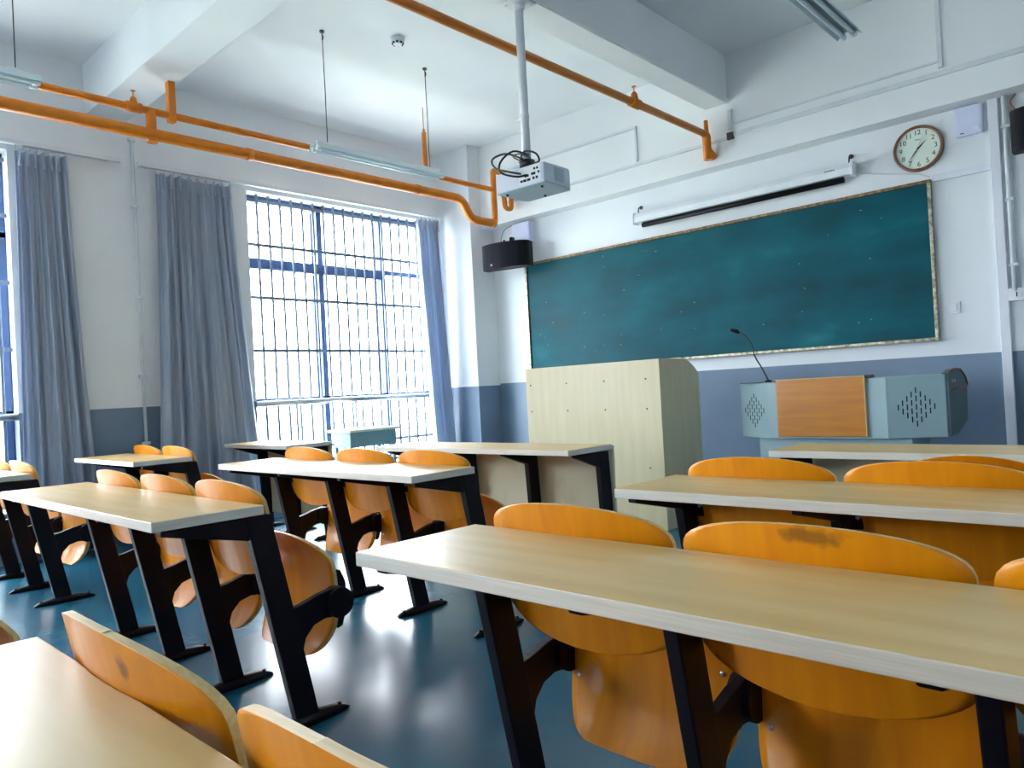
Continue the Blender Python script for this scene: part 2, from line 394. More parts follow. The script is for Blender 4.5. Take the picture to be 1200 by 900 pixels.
# ------------------------------------------------------------ sprinkler pipes
PX = -5.38
t = thing('sprinkler_pipe', 'orange sprinkler pipes along the window wall, a thick main and a thin branch above', 'pipe', (PX, 0, 3.02), 'orange sprinkler pipes')
bm = B(); tube(bm, round_path([(0, YB+.3, 0), (0, 5.17, 0), (0, 5.28, -.19), (0, 5.60, -.19)], .09, 6), .042, 16); mk('main_pipe', bm, m_orange, t)
bm = B(); tube(bm, round_path([(0, 5.58, -.19), (0, 5.635, -.19), (0, 5.64, .37), (0, YBEAM-.002, .37)], .03, 5), .031, 14); mk('end_riser', bm, m_orange, t)
bm = B()
for y in (.9, 2.9, 4.6): cyl(bm, (0, y, 0), .047, .05, 'y', 16)
cyl(bm, (0, 5.60, -.19), .045, .05, 'y', 16)
mk('coupling', bm, m_orange, t)
bm = B(); tube(bm, [(0, 2.165, -.05), (0, 2.165, .17)], .034, 12); cyl(bm, (0, 2.165, -.045), .038, .03, 'z', 12); mk('riser', bm, m_orange, t)
root_p = t
bm = B(); tube(bm, round_path([(0, YB+.3, 0), (0, 5.72, 0), (0, 5.79, -.03), (0, 5.80, -.17), (0, 5.90, -.17), (0, 5.90, .02)], .04, 5), .026, 12); mk('branch_pipe', bm, m_orange, root_p, loc=(0, 0, .165))
bm = B()
cyl(bm, (0, 2.05, 0), .036, .10, 'y', 12); tube(bm, [(0, 2.05, .02), (0, 2.05, .06), (0, 2.05, .075)], [.03, .022, .012], 10)
cyl(bm, (0, 2.05, .098), .004, .04, 'z', 6); cyl(bm, (0, 2.05, .115), .016, .004, 'z', 10)
mk('sprinkler_head', bm, m_orange, root_p, loc=(0, 0, .165))
bm = B(); bx(bm, -.028, .028, 2.285, 2.335, -.05, 3.429-3.185); mk('hanger', bm, m_orange, root_p, loc=(0, 0, .165), bev=.004)
bm = B(); tube(bm, [(0, 4.71, -.02), (0, 4.71, .40)], .023, 10); cyl(bm, (0, 4.71, .41), .011, .05, n=8); tube(bm, [(0, 4.71, .43), (0, 4.71, ZC-3.186)], .004, 6); mk('hanger', bm, m_orange, root_p, loc=(0, 0, .165))
P2 = -3.05
t = thing('sprinkler_pipe', 'orange sprinkler pipe crossing behind the projector pole to the beam', 'pipe', (P2, 0, 3.18), 'orange sprinkler pipes')
bm = B(); tube(bm, [(0, YB+.3, 0), (0, 5.85, 0)], .029, 14); mk('branch_pipe', bm, m_orange, t)
bm = B(); cyl(bm, (0, 4.78, 0), .038, .11, 'y', 12); tube(bm, [(0, 4.78, .02), (0, 4.78, .07), (0, 4.78, .085)], [.032, .024, .012], 10)
cyl(bm, (0, 4.78, .105), .004, .04, 'z', 6); cyl(bm, (0, 4.78, .125), .018, .004, 'z', 10); mk('sprinkler_head', bm, m_orange, t)
bm = B(); tube(bm, round_path([(0, 5.85, .0), (0, 5.88, -.02), (0, 5.88, -.22)], .02), .036, 12); tube(bm, [(0, 5.88, -.02), (0, 5.88, .12)], [.024, .018], 10)
tube(bm, [(0, 5.88, -.13), (.02, YBEAM-.002, -.19)], .034, 12); mk('elbow', bm, m_orange, t)

# ------------------------------------------------------------ lamps
def lamp(x, y0, y1, z, label, wires):
    t = thing('fluorescent_lamp', label, 'lamp', (x, y0, z), 'hanging twin tube fluorescent lamps'); L_ = y1-y0
    bm = B(); prism(bm, [(-.035, .035), (.035, .035), (.072, -.012), (.068, -.016), (.030, .018), (-.030, .018), (-.068, -.016), (-.072, -.012)], 0, L_, 'y')
    mk('reflector', bm, m_reflector, t)
    bm = B(); bx(bm, -.02, .02, .02, L_-.02, .036, .055); mk('ballast_housing', bm, m_whitem, t, bev=.003)
    for s in (-.03, .03):
        bm = B(); cyl(bm, (s, L_/2, -.008), .014, L_-.07, 'y', 14); tb = mk('tube', bm, m_tube, t)
        bm = B()
        for y in (.02, L_-.02): cyl(bm, (s, y, -.008), .016, .035, 'y', 12); bx(bm, s-.012, s+.012, y-.012, y+.012, -.005, .02)
        mk('tube_holder', bm, m_whitem, tb)
    for y in wires:
        bm = B(); tube(bm, [(0, y-y0, .05), (.004, y-y0, (ZC-z)*.5), (0, y-y0, ZC-z-.012)], .0035, 6)
        wq = mk('hanging_wire', bm, m_wire, t)
        bm = B(); cyl(bm, (0, y-y0, ZC-z-.007), .018, .012, n=12); tube(bm, [(0, y-y0, ZC-z-.03), (.012, y-y0, ZC-z-.05), (0, y-y0, ZC-z-.07)], .006, 6); mk('ceiling_hook', bm, m_wire, wq)
lamp(-4.71, 3.05, 4.29, 2.93, 'twin tube lamp hanging from two wires in front of barred window', (3.17, 4.17))
lamp(-4.71, .05, 1.29, 2.93, 'twin tube lamp cut by the left edge of the photo', (.17, 1.18))
lamp(-1.42, 3.26, 4.53, 3.02, 'twin tube lamp at the top edge above the clock', (3.4,))
bm = B(); tube(bm, [(-4.44, 3.67, ZC-.001), (-4.44, 3.67, ZC-.02), (-4.44, 3.67, ZC-.032), (-4.44, 3.67, ZC-.052)], [.055, .055, .044, .030], 24)
o = tag(mk('smoke_detector', bm, m_white), 'round white smoke detector on the ceiling', 'smoke detector')
bm = B()
for k in range(8):
    a = 2*PI*k/8; bx(bm, -.008, .008, .036, .046, -.046, -.036, M=Matrix.Translation((-4.44, 3.67, ZC))@Matrix.Rotation(a, 4, 'Z'))
mk('vent_slot', bm, m_slot, o)

# ------------------------------------------------------------ projector on its pole
t = thing('projector_mount', 'white pole hanging the projector from the long beam', 'projector mount', (-2.95, 3.397, 3.42))
bm = B(); cyl(bm, (0, 0, -.52), .026, 1.04, n=16); mk('pole', bm, m_whitem, t)
bm = B(); bx(bm, -.075, .075, -.075, .075, -.014, -.001); cyl(bm, (0, 0, -.03), .036, .04, n=16)
for s in (-1, 1):
    for q in (-1, 1): cyl(bm, (s*.055, q*.055, -.018), .008, .012, n=8)
mk('ceiling_plate', bm, m_whitem, t, bev=.002)
bm = B(); cyl(bm, (0, 0, -.70), .030, .03, n=16); cyl(bm, (-.035, 0, -.70), .006, .04, 'x', 8); mk('collar', bm, m_whitem, t)
bm = B(); cyl(bm, (0, 0, -.985), .048, .04, n=16); bx(bm, -.07, .07, -.05, .05, -1.04, -1.025); mk('bracket', bm, m_wire, t)
pr = thing('projector', 'white ceiling projector with its ports facing the desks', 'projector', (-2.89, 3.25, 2.255), rz=math.radians(2))
bm = B(); prism(bm, [(-.185, 0), (.185, 0), (.185, .24), (.16, .285), (-.16, .285), (-.185, .24)], 0, .115, 'z')
for f in bm.faces: f.material_index = 0
o = mk('casing', bm, [m_projw], pr, bev=.008)
bm = B(); prism(bm, [(-.183, 0.003), (.183, 0.003), (.183, .238), (.16, .282), (-.16, .282), (-.183, .238)], -.004, .002, 'z'); mk('underside_cover', bm, m_projg, pr, bev=.002)
bm = B()
bx(bm, -.0, .165, -.003, .001, .012, .105); mk('port_plate', bm, m_whitem, pr)
bm = B()
for i, (x, z, w_, h_) in enumerate([(.02, .03, .018, .012), (.045, .03, .022, .014), (.075, .03, .022, .014), (.11, .032, .014, .014), (.135, .032, .014, .014), (.06, .055, .03, .014), (.11, .058, .03, .014), (.15, .06, .012, .012), (.12, .085, .012, .012), (.14, .085, .012, .012)]):
    bx(bm, x-w_/2, x+w_/2, -.006, -.002, z-h_/2, z+h_/2)
mk('port', bm, m_slot, pr)
bm = B()
for k in range(10): bx(bm, .184, .187, .10, .19, .02+k*.008, .024+k*.008)
mk('vent_grille', bm, m_projg, pr)
bm = B(); cyl(bm, (.07, .29, .06), .04, .03, 'y', 20); mk('lens', bm, m_black, pr)
bm = B()
for x, y in ((-.14, .05), (.12, .06), (0, .24)): cyl(bm, (x, y, -.008), .008, .010, n=10)
mk('foot', bm, m_slot, pr)
def curve_tube(pts, r, n=5):
    P = [Vector(p) for p in pts]; out = []
    Q = [P[0]]+P+[P[-1]]
    for i in range(1, len(Q)-2):
        for k in range(n):
            t_ = k/n; a, b, c, d = Q[i-1], Q[i], Q[i+1], Q[i+2]
            out.append(.5*((2*b)+(c-a)*t_+(2*a-5*b+4*c-d)*t_*t_+(3*b-a-3*c+d)*t_**3))
    out.append(P[-1]); return out
cb = thing('cable_bundle', 'dark cables looped around the foot of the projector pole', 'cable', (0, 0, 0))
for k, pts in enumerate([
    [(-2.95, 3.36, 2.46), (-3.03, 3.30, 2.50), (-3.07, 3.22, 2.46), (-3.02, 3.19, 2.39), (-2.93, 3.20, 2.35), (-2.86, 3.235, 2.325)],
    [(-2.90, 3.36, 2.47), (-2.97, 3.30, 2.50), (-3.02, 3.24, 2.44), (-2.99, 3.20, 2.36), (-2.88, 3.21, 2.31), (-2.82, 3.24, 2.312)],
    [(-2.99, 3.37, 2.45), (-2.90, 3.32, 2.485), (-2.83, 3.34, 2.46), (-2.86, 3.40, 2.43), (-2.96, 3.41, 2.44)],
    [(-2.99, 3.40, 2.46), (-3.02, 3.35, 2.49), (-2.93, 3.31, 2.475), (-2.87, 3.33, 2.44), (-2.90, 3.38, 2.42)]]):
    bm = B(); tube(bm, curve_tube(pts, 0), .006 if k < 3 else .0045, 8)
    mk('cable', bm, m_wire if k != 1 else m_slot, cb)

# ------------------------------------------------------------ blackboard and front wall things
t = thing('blackboard', 'long dark teal blackboard with a worn frame on the front wall', 'blackboard', (-3.4125, YF, 1.27))
W, Hb = 2.0, 1.18
bm = B(); bx(bm, -W+.02, W-.02, -.022, -.002, .02, Hb-.02); mk('writing_surface', bm, m_board, t)
bm = B(); bx(bm, -W, W, -.04, -.001, Hb-.024, Hb); mk('top_frame', bm, m_bframe_wood, t, bev=.004)
bm = B(); bx(bm, -W, W, -.055, -.001, 0, .018); bx(bm, -W, W, -.06, -.05, .0, .024); mk('chalk_tray', bm, m_bframe_alu, t, bev=.003)
bm = B(); bx(bm, -W, -W+.026, -.04, -.001, .024, Hb-.024); mk('side_frame', bm, m_bframe_alu, t, bev=.003)
bm = B(); bx(bm, W-.024, W, -.04, -.001, .024, Hb-.024); mk('side_frame', bm, m_bframe_alu, t, bev=.003)
bm = B()
for k in range(34):
    x = random.uniform(-1.9, 1.9); z = random.uniform(.1, 1.1); a = random.uniform(-.8, .8); l = random.uniform(.002, .009)
    bx(bm, -l, l, -.0235, -.0221, -.001, .001, M=Matrix.Translation((x, 0, z))@Matrix.Rotation(a, 4, 'Y'))
mk('chalk_speck', bm, m_chalk, t)

t = thing('projection_screen', 'rolled up projection screen in white case above the blackboard', 'projection screen', (-2.93, YF, 2.60))
bm = B(); prism(bm, [(-.115, .0), (-.03, -.005), (-.025, .085), (-.06, .095), (-.105, .09), (-.12, .05)], -1.0, 1.0, 'x'); mk('case', bm, m_whitem, t, bev=.006)
for s in (-1, 1):
    bm = B(); prism(bm, [(-.12, -.006), (-.024, -.01), (-.02, .092), (-.06, .102), (-.11, .098), (-.127, .05)], s*1.0-.012, s*1.0+.012, 'x'); mk('end_cap', bm, m_white, t, bev=.004)
    bm = B(); tube(bm, [(s*.97, -.002, .16), (s*.97, -.05, .15), (s*.97, -.06, .10)], .006, 8); cyl(bm, (s*.97, -.006, .16), .018, .01, 'y', 10); mk('hook', bm, m_wire, t)
bm = B(); tube(bm, [(-.92, -.075, -.028), (.93, -.075, -.028)], .021, 14); bx(bm, -.92, .93, -.078, -.072, -.012, .005); mk('bottom_bar', bm, m_black, t)
bm = B()
for k in range(5): bx(bm, .80+k*.016, .811+k*.016, -.1225, -.117, .052, .060)
mk('maker_mark', bm, m_slot, t)
bm = B(); tube(bm, curve_tube([(-1.92, YF-.02, 2.62), (-1.80, YF-.012, 2.585), (-1.65, YF-.012, 2.545), (-1.50, YF-.012, 2.51), (-1.42, YF-.02, 2.47)], 0), .004, 6)
tag(mk('screen_cable', bm, m_conduit), 'thin cable sagging from the projection screen to the blackboard corner', 'cable')

# clock
t = thing('wall_clock', 'round wall clock with brown rim and arabic numerals', 'clock', (-1.483, YF, 2.695))
R_ = .168
bm = B(); n = 64; prof = [(R_-.014, -.001), (R_, -.001), (R_, -.03), (R_-.006, -.042), (R_-.020, -.034), (R_-.020, -.016)]
rings = [[bm.verts.new((r_*math.sin(2*PI*k/n), y, r_*math.cos(2*PI*k/n))) for k in range(n)] for r_, y in prof]
for i in range(len(prof)):
    A, Bq = rings[i], rings[(i+1) % len(prof)]
    for k in range(n):
        f = bm.faces.new((A[k], A[(k+1) % n], Bq[(k+1) % n], Bq[k])); f.smooth = True
mk('rim', bm, m_clockrim, t)
bm = B(); cyl(bm, (0, -.012, 0), R_-.018, .018, 'y', 64); fc = mk('clock_face', bm, m_clockface, t)
def text(s, size, loc, m, parent, name='numeral', rx=PI/2):
    cu = bpy.data.curves.new(name, 'FONT'); cu.body = s; cu.size = size; cu.align_x = 'CENTER'; cu.align_y = 'CENTER'; cu.extrude = .0006
    ob = bpy.data.objects.new(name, cu); C.objects.link(ob)
    me = bpy.data.meshes.new_from_object(ob.evaluated_get(bpy.context.evaluated_depsgraph_get()))
    C.objects.unlink(ob); bpy.data.objects.remove(ob)
    me.materials.append(m); o = bpy.data.objects.new(name, me); C.objects.link(o); o.parent = parent; o.location = loc; o.rotation_euler = (rx, 0, 0); return o
for h in range(1, 13):
    a = 2*PI*h/12; text(str(h), .050, (.117*math.sin(a), -.0222, .117*math.cos(a)), m_ink, fc)
bm = B()
for k in range(60):
    l = .006 if k % 5 else .009
    bx(bm, -.0007, .0007, -.0222, -.021, .142-l, .142, M=Matrix.Rotation(2*PI*k/60, 4, 'Y'))
mk('minute_track', bm, m_ink, fc)
bm = B(); bx(bm, -.020, .020, -.0222, -.021, .066, .068); bx(bm, -.013, .013, -.0222, -.021, .060, .0615); mk('maker_line', bm, m_ink, fc)
def hand(name, ang, l, wd, tail, y, m):
    bm = B(); prism(bm, [(-wd, -tail), (wd, -tail), (wd*1.3, l*.3), (0, l), (-wd*1.3, l*.3)], y-.0008, y+.0008, 'y')
    o = mk(name, bm, m, t); o.rotation_euler = (0, ang, 0)
hand('hour_hand', math.radians(48), .082, .0036, .012, -.0255, m_ink)
hand('minute_hand', math.radians(219), .118, .0028, .014, -.0285, m_ink)
hand('second_hand', math.radians(24), .10, .0009, .03, -.031, m_brass)
bm = B(); cyl(bm, (0, -.028, 0), .006, .012, 'y', 16); mk('hub', bm, m_ink, t)

# white boxes (wireless units)
def wbox(x0, x1, z0, z1, d, label, m, button=True):
    t = thing('wall_box', label, 'electrical box', ((x0+x1)/2, YF, (z0+z1)/2), 'white boxes on the front wall'); w2, h2 = (x1-x0)/2, (z1-z0)/2
    bm = B(); bx(bm, -w2, w2, -d, -.001, -h2, h2); mk('casing', bm, m, t, bev=.008)
    bm = B(); bx(bm, -w2+.012, w2-.012, -d-.003, -d+.001, -h2+.012, h2-.012); mk('cover', bm, m, t, bev=.003)
    if button:
        bm = B(); tube(bm, [(w2*.45+.022*math.cos(a*PI/8), -d-.004, -h2*.62+.022*math.sin(a*PI/8)) for a in range(17)], .002, 6); mk('badge_ring', bm, m_whitem, t)
    bm = B(); bx(bm, -w2*.62, -w2*.35, -d-.005, -d-.002, -h2*.86, -h2*.80); mk('indicator', bm, m_slot, t)
wbox(-1.235, -1.065, 2.70, 2.905, .05, 'lilac white box right of the clock under the beam', m_lilac)
wbox(-5.52, -5.27, 2.66, 2.895, .09, 'white box above the black speaker in the corner', m_lilac, False)
bm = B(); tube(bm, curve_tube([(-5.30, YF-.012, 2.905), (-5.60, YF-.012, 2.905), (-5.68, YF-.05, 2.86), (-5.67, YF-.12, 2.72)], 0), .004, 6)
tag(mk('speaker_cable', bm, m_copper), 'brown cable curling from white box down to corner speaker', 'cable')

# speakers
def speaker(x, y, z, rz, label, dims=(.30, .20, .13)):
    t = thing('wall_speaker', label, 'speaker', (x, y, z), 'black wall speakers', rz)
    w2, d, h2 = dims[0], dims[1], dims[2]
    bm = B(); P = [(-w2, 0), (w2, 0), (w2, -d*.45)]+[(w2*math.cos(a*PI/12), -d*.45-d*.55*math.sin(a*PI/12)) for a in range(1, 12)]+[(-w2, -d*.45)]
    prism(bm, P, -h2, h2, 'z'); mk('cabinet', bm, m_black, t, bev=.006)
    bm = B(); Q = [(w2*.97*math.cos(a*PI/12), -d*.45-d*.58*math.sin(a*PI/12)) for a in range(1, 12)]
    Q2 = [(x_q*.97, y_q+.008) for x_q, y_q in reversed(Q)]
    prism(bm, Q+Q2, -h2+.012, h2-.012, 'z'); mk('front_grille', bm, m_grille_black, t)
    bm = B(); cyl(bm, (-w2*.42, -d*.45-d*.56, -h2*.72), .010, .01, 'y', 12); mk('badge', bm, m_screw, t)
    bm = B(); bx(bm, -.05, .05, -.03, .0, h2, h2+.02); bx(bm, -.01, .01, -.02, .10, h2+.01, h2+.03); cyl(bm, (-.05, -.02, h2+.03), .012, .05, 'z', 10); cyl(bm, (.03, -.01, h2+.035), .018, .06, 'z', 10)
    bx(bm, .02, .05, -.02, .04, h2+.02, h2+.075); mk('bracket', bm, m_black, t)
speaker(-5.47, YF-.20, 2.52, math.radians(14), 'black wall speaker in the corner left of blackboard', (.285, .20, .135))
speaker(-.66, YF-.16, 2.60, 0, 'black wall speaker at the right edge of the photo', (.22, .14, .14))
bm = B(); tube(bm, curve_tube([(-.87, YF-.02, 2.93-.02), (-.90, YF-.03, 2.86), (-.87, YF-.06, 2.79), (-.83, YF-.14, 2.72)], 0), .006, 6)
tag(mk('speaker_cable', bm, m_copper), 'brown cable above the speaker at the right edge', 'cable')

def plate(x, z, w_, h_, label, kind, d=.012):
    t = thing(kind, label, 'switch' if kind == 'light_switch' else 'socket', (x, YF, z))
    bm = B(); bx(bm, -w_/2, w_/2, -d, -.001, -h_/2, h_/2); mk('back_plate', bm, m_white, t, bev=.003)
    if kind == 'light_switch':
        bm = B(); bx(bm, -.02, .02, -d-.006, -d, -.026, .026); mk('rocker', bm, m_white, t, bev=.002)
    else:
        bm = B(); cyl(bm, (0, -d-.004, 0), .024, .01, 'y', 20); kn = mk('dial', bm, m_whitem, t)
        bm = B(); bx(bm, -.003, .003, -d-.011, -d-.006, -.016, .016); mk('dial_mark', bm, m_slot, kn)
plate(-1.315, 1.50, .085, .085, 'white light switch on the wall right of the blackboard', 'light_switch')
plate(-.925, 1.545, .10, .085, 'white wall socket under the round conduit at the right edge', 'wall_socket', .04)

# ------------------------------------------------------------ tall lectern box
t = thing('podium_cabinet', 'tall pale birch podium box in front of the blackboard', 'podium', (-3.54, 4.66, 0))
bm = B(); bx(bm, -.65, .65, 0, .018, 0.0, 1.245); fp = mk('front_panel', bm, m_birch, t, bev=.002)
for s in (-1, 1):
    bm = B(); x0 = -.65 if s < 0 else .632
    prism(bm, [(.018, 0), (.56, 0), (.56, 1.135), (.50, 1.185), (.42, 1.225), (.34, 1.243), (.018, 1.245)], x0, x0+.018, 'x'); mk('side_panel', bm, m_birch, t)
bm = B(); bx(bm, -.632, .632, .018, .34, 1.222, 1.240); mk('top_panel', bm, m_birch, t)
bm = B(); prism(bm, [(.34, 1.222), (.42, 1.205), (.50, 1.165), (.56, 1.115), (.56, 1.132), (.50, 1.182), (.42, 1.222), (.34, 1.240)], -.632, .632, 'x'); mk('sloping_lid', bm, m_birch, t)
bm = B(); bx(bm, -.632, .632, .10, .50, .70, .718); mk('shelf', bm, m_birch, t)
bm = B()
for z in (1.105, .885, .45):
    for x in (-.60, -.215, .155, .53): cyl(bm, (x, -.001, z), .0065, .004, 'y', 8)
mk('screw_plug', bm, m_wire, fp)

# ------------------------------------------------------------ multimedia console
CX, CY = -1.865, 5.02
t = thing('teaching_console', 'grey blue multimedia teaching console with wooden door front', 'console', (CX, CY, 0))
bm = B()
out = [(-.385, 0), (.385, 0), (.68, .17), (.68, .42), (.60, .52), (-.60, .52), (-.66, .42), (-.66, .15)]
prism(bm, out, .64, 1.03, 'z'); body = mk('upper_body', bm, m_console, t, bev=.006)
bm = B(); prism(bm, [(-.50, .08), (.50, .08), (.50, .48), (-.50, .48)], .0, .64, 'z'); lb = mk('base_cabinet', bm, m_console, t, bev=.005)
bm = B(); bx(bm, -.44, .44, .072, .079, .12, .58); mk('base_door', bm, m_console, t, bev=.003)
bm = B(); bx(bm, -.315, .262, -.022, -.001, .655, 1.045); dr = mk('wooden_door', bm, m_oak, t, bev=.003)
bm = B(); bx(bm, -.318, .265, -.024, .0, 1.042, 1.048); bx(bm, .262, .268, -.024, .0, .655, 1.045); mk('edge_strip', bm, m_plyedge, dr)
bm = B(); bx(bm, .23, .31, -.012, .04, 1.0305, 1.05); mk('hinge', bm, m_wire, t, bev=.002)
def slots(p0, p1, cz, parent):
    """diamond of short vertical sound slots on an angled wing face"""
    p0, p1 = Vector(p0), Vector(p1); d = (p1-p0).normalized(); nrm = Vector((d.y, -d.x)); mid = (p0+p1)/2; bm = B()
    for c in range(-4, 5):
        k = 5-abs(c); 
        for j in range(k):
            zz = cz+(j-(k-1)/2)*.052
            q = mid+d*(c*.026)
            Mx = Matrix(((d.x, -nrm.x, 0, q.x), (d.y, -nrm.y, 0, q.y), (0, 0, 1, zz), (0, 0, 0, 1)))
            bx(bm, -.0032, .0032, -.0015, .002, -.018, .018, M=Mx)
    mk('sound_slot', bm, m_slot, parent)
slots((.385, 0), (.68, .17), .835, body); slots((-.66, .15), (-.385, 0), .835, body)
bm = B()                                          # rounded dark side box at the right
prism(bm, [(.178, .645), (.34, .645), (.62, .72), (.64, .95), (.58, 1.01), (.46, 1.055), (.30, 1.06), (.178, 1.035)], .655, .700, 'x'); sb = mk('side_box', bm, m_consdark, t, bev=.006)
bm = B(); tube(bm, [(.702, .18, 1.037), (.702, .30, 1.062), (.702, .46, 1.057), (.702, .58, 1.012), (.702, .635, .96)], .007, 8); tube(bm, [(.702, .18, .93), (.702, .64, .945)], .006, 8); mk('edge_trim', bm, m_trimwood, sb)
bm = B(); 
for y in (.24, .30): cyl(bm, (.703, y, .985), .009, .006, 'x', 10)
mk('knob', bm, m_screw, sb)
bm = B(); bx(bm, -.60, -.30, .03, .10, 1.0305, 1.036); mk('top_groove', bm, m_wire, t)
bm = B()
pts = curve_tube([(-2.275, 5.10, 1.045), (-2.31, 5.09, 1.13), (-2.35, 5.07, 1.22), (-2.365, 5.06, 1.30), (-2.40, 5.05, 1.365), (-2.455, 5.04, 1.405)], 0)
tube(bm, pts, .0055, 8)
t = tag(mk('gooseneck_microphone', bm, m_wire), 'thin gooseneck microphone standing on the left of the console', 'microphone')
bm = B(); tube(bm, [(-2.445, 5.042, 1.398), (-2.46, 5.038, 1.409), (-2.50, 5.03, 1.425), (-2.508, 5.028, 1.427)], [.007, .014, .014, .006], 12); mk('microphone_head', bm, m_black, t)
bm = B(); cyl(bm, (-2.275, 5.10, 1.0395), .022, .017, n=16); mk('microphone_base', bm, m_black, t)

# ------------------------------------------------------------ small desk by the window
t = thing('school_desk', 'small teal school desk with cream top against the barred window', 'desk', (-6.02, 4.31, 0.012))
bm = B(); bx(bm, -.19, .19, -.30, .30, .745, .77); mk('desktop', bm, m_cream, t, bev=.004)
bm = B(); bx(bm, -.13, .145, -.27, .27, .60, .744); mk('drawer_box', bm, m_deskteal, t, bev=.004)
for sx in (-.12, .12):
    for sy in (-.25, .25):
        bm = B(); bx(bm, sx-.015, sx+.015, sy-.015, sy+.015, -.012, .60); mk('leg', bm, m_deskteal, t, bev=.002)
bm = B(); bx(bm, -.10, .10, -.265, -.245, .12, .145); bx(bm, -.10, .10, .245, .265, .12, .145); mk('stretcher', bm, m_deskteal, t)

# ------------------------------------------------------------ bench desks (desktop, legs and tip-up seats are one unit)
P = .52; OV = .03
def leg_mesh(front_row):
    bm = B(); h = .0175
    if front_row: cols = [(-.10, .715), (-.015, .715), (.02, .03), (-.06, .03)]
    else: cols = [(-.052, .715), (.034, .715), (.176, .03), (.091, .03)]
    prism(bm, cols, -h, h, 'x')
    if front_row: w_ = [(-.30, .715), (-.30, .703), (-.10, .635), (-.05, .715)]
    else: w_ = [(-.31, .715), (-.31, .700), (-.04, .640), (-.02, .715)]
    prism(bm, w_, -h*.9, h*.9, 'x')
    o = mk('leg', bm, m_leg, bev=.004); return o
def foot_mesh(dy):
    bm = B(); st = []
    for k in range(13):
        s = k/12; y = -.145+.31*s; e = math.sin(PI*min(max(s, .0), 1))**.6
        st.append((y, .008+.026*e, .006+.028*e))
    rings = []
    for y, hw, hz in st:
        rings.append([bm.verts.new((x, y+dy, z)) for x, z in ((-hw, .001), (-hw*.8, hz*.7), (-.012, hz), (.012, hz), (hw*.8, hz*.7), (hw, .001))])
    for a, b in zip(rings, rings[1:]):
        for i in range(6):
            f = bm.faces.new((a[i], a[(i+1) % 6], b[(i+1) % 6], b[i])); f.smooth = True
    bm.faces.new(rings[0]); bm.faces.new(rings[-1][::-1])
    for y in (-.11, .13): cyl(bm, (0, y+dy, .022), .007, .014, n=8)
    return mk('foot', bm, m_leg)
def arm_mesh():
    bm = B()
    top = [(.075, .388), (.13, .396), (.20, .415), (.27, .425)]
    bot = [(.27, .325), (.22, .33), (.175, .318), (.142, .285), (.126, .235)]
    prism(bm, top+bot, -.013, .013, 'x')
    cyl(bm, (0, .275, .372), .052, .056, 'x', 28)
    return mk('seat_arm', bm, m_leg, bev=.002)
def sheet(name, halfw, ymid, z0, z1, th, parent, nz=34, nu=20, mats=None):
    bm = B(); F = []; Bk = []
    zs = [z0+(z1-z0)*(.5-.5*math.cos(PI*j/nz)) for j in range(nz+1)]
    for z in zs:
        hw = max(halfw(z), .004)
        F.append([bm.verts.new((hw*(2*i/nu-1), ymid(hw*(2*i/nu-1), z), z)) for i in range(nu+1)])
        Bk.append([bm.verts.new((hw*(2*i/nu-1), ymid(hw*(2*i/nu-1), z)+th, z)) for i in range(nu+1)])
    for G in (F, Bk):
        for j in range(nz):
            for i in range(nu):
                f = bm.faces.new((G[j][i], G[j][i+1], G[j+1][i+1], G[j+1][i])); f.smooth = True
    def side(a, b, c, d):
        f = bm.faces.new((a, b, c, d)); f.material_index = 1
    for j in range(nz):
        side(F[j][0], F[j+1][0], Bk[j+1][0], Bk[j][0]); side(F[j][nu], F[j+1][nu], Bk[j+1][nu], Bk[j][nu])
    for i in range(nu):
        side(F[0][i], F[0][i+1], Bk[0][i+1], Bk[0][i]); side(F[nz][i], F[nz][i+1], Bk[nz][i+1], Bk[nz][i])
    return mk(name, bm, [m_ply, m_plyedge], parent)
def back_half(z):
    W_ = .249
    if z > .738: q = min(.992, (z-.738)/.080); return W_*(1-q**2.9)**.5
    if z < .605: q = min(.992, (.605-z)/.120); return W_*(1-q**2.7)**.5
    return W_
def back_y(u, z):
    return -.008+.034*(u/.25)**2+.20*(.77-z)
def seat_half(z):
    W_ = .236
    if z > .48: q = min(.99, (z-.48)/.122); return W_*(1-q**2.3)**.5
    if z < .30: q = min(1, (.30-z)/.12); return W_*(.62+.38*(1-q**2)**.5)
    return W_
def seat_y(u, z):
    s = (z-.18)/.42
    return .235+.022*(u/.228)**2+.030*math.sin(PI*s)-.05*max(0, (.30-z)/.12)**2*.6-.03*max(0, s-.8)/.2
def screw_mesh():
    bm = B(); tube(bm, [(0, .004, 0), (0, -.002, 0), (0, -.0045, 0)], [.0065, .0065, .003], 10); return mk('screw', bm, m_screw)
proto = {}
def get(key, fn):
    """first use returns the object itself, later uses return copies of it"""
    if key not in proto: proto[key] = fn(); return proto[key]
    return None
def place(key, fn, parent, loc):
    o = get(key, fn)
    if o is None: return copy_tree(proto[key], parent, loc)
    o.parent = parent; o.location = loc; return o
def make_leg(front):
    o = leg_mesh(front); f = foot_mesh(-.02 if front else .135); f.parent = o
    if not front:
        a = arm_mesh(); a.parent = o
    return o
def make_back():
    o = sheet('backrest', back_half, back_y, .485, .818, .012, None)
    for x in (-.235, .235):
        for z in (.64,):
            s = screw_mesh(); s.parent = o; s.location = (x*.93, back_y(x, z)-.007, z)
    bm = B(); bx(bm, -.246, -.205, back_y(.235, .64)-.006, back_y(.235, .64)+.001, .605, .665); mk('mounting_tab', bm, m_leg, o, bev=.002)
    return o
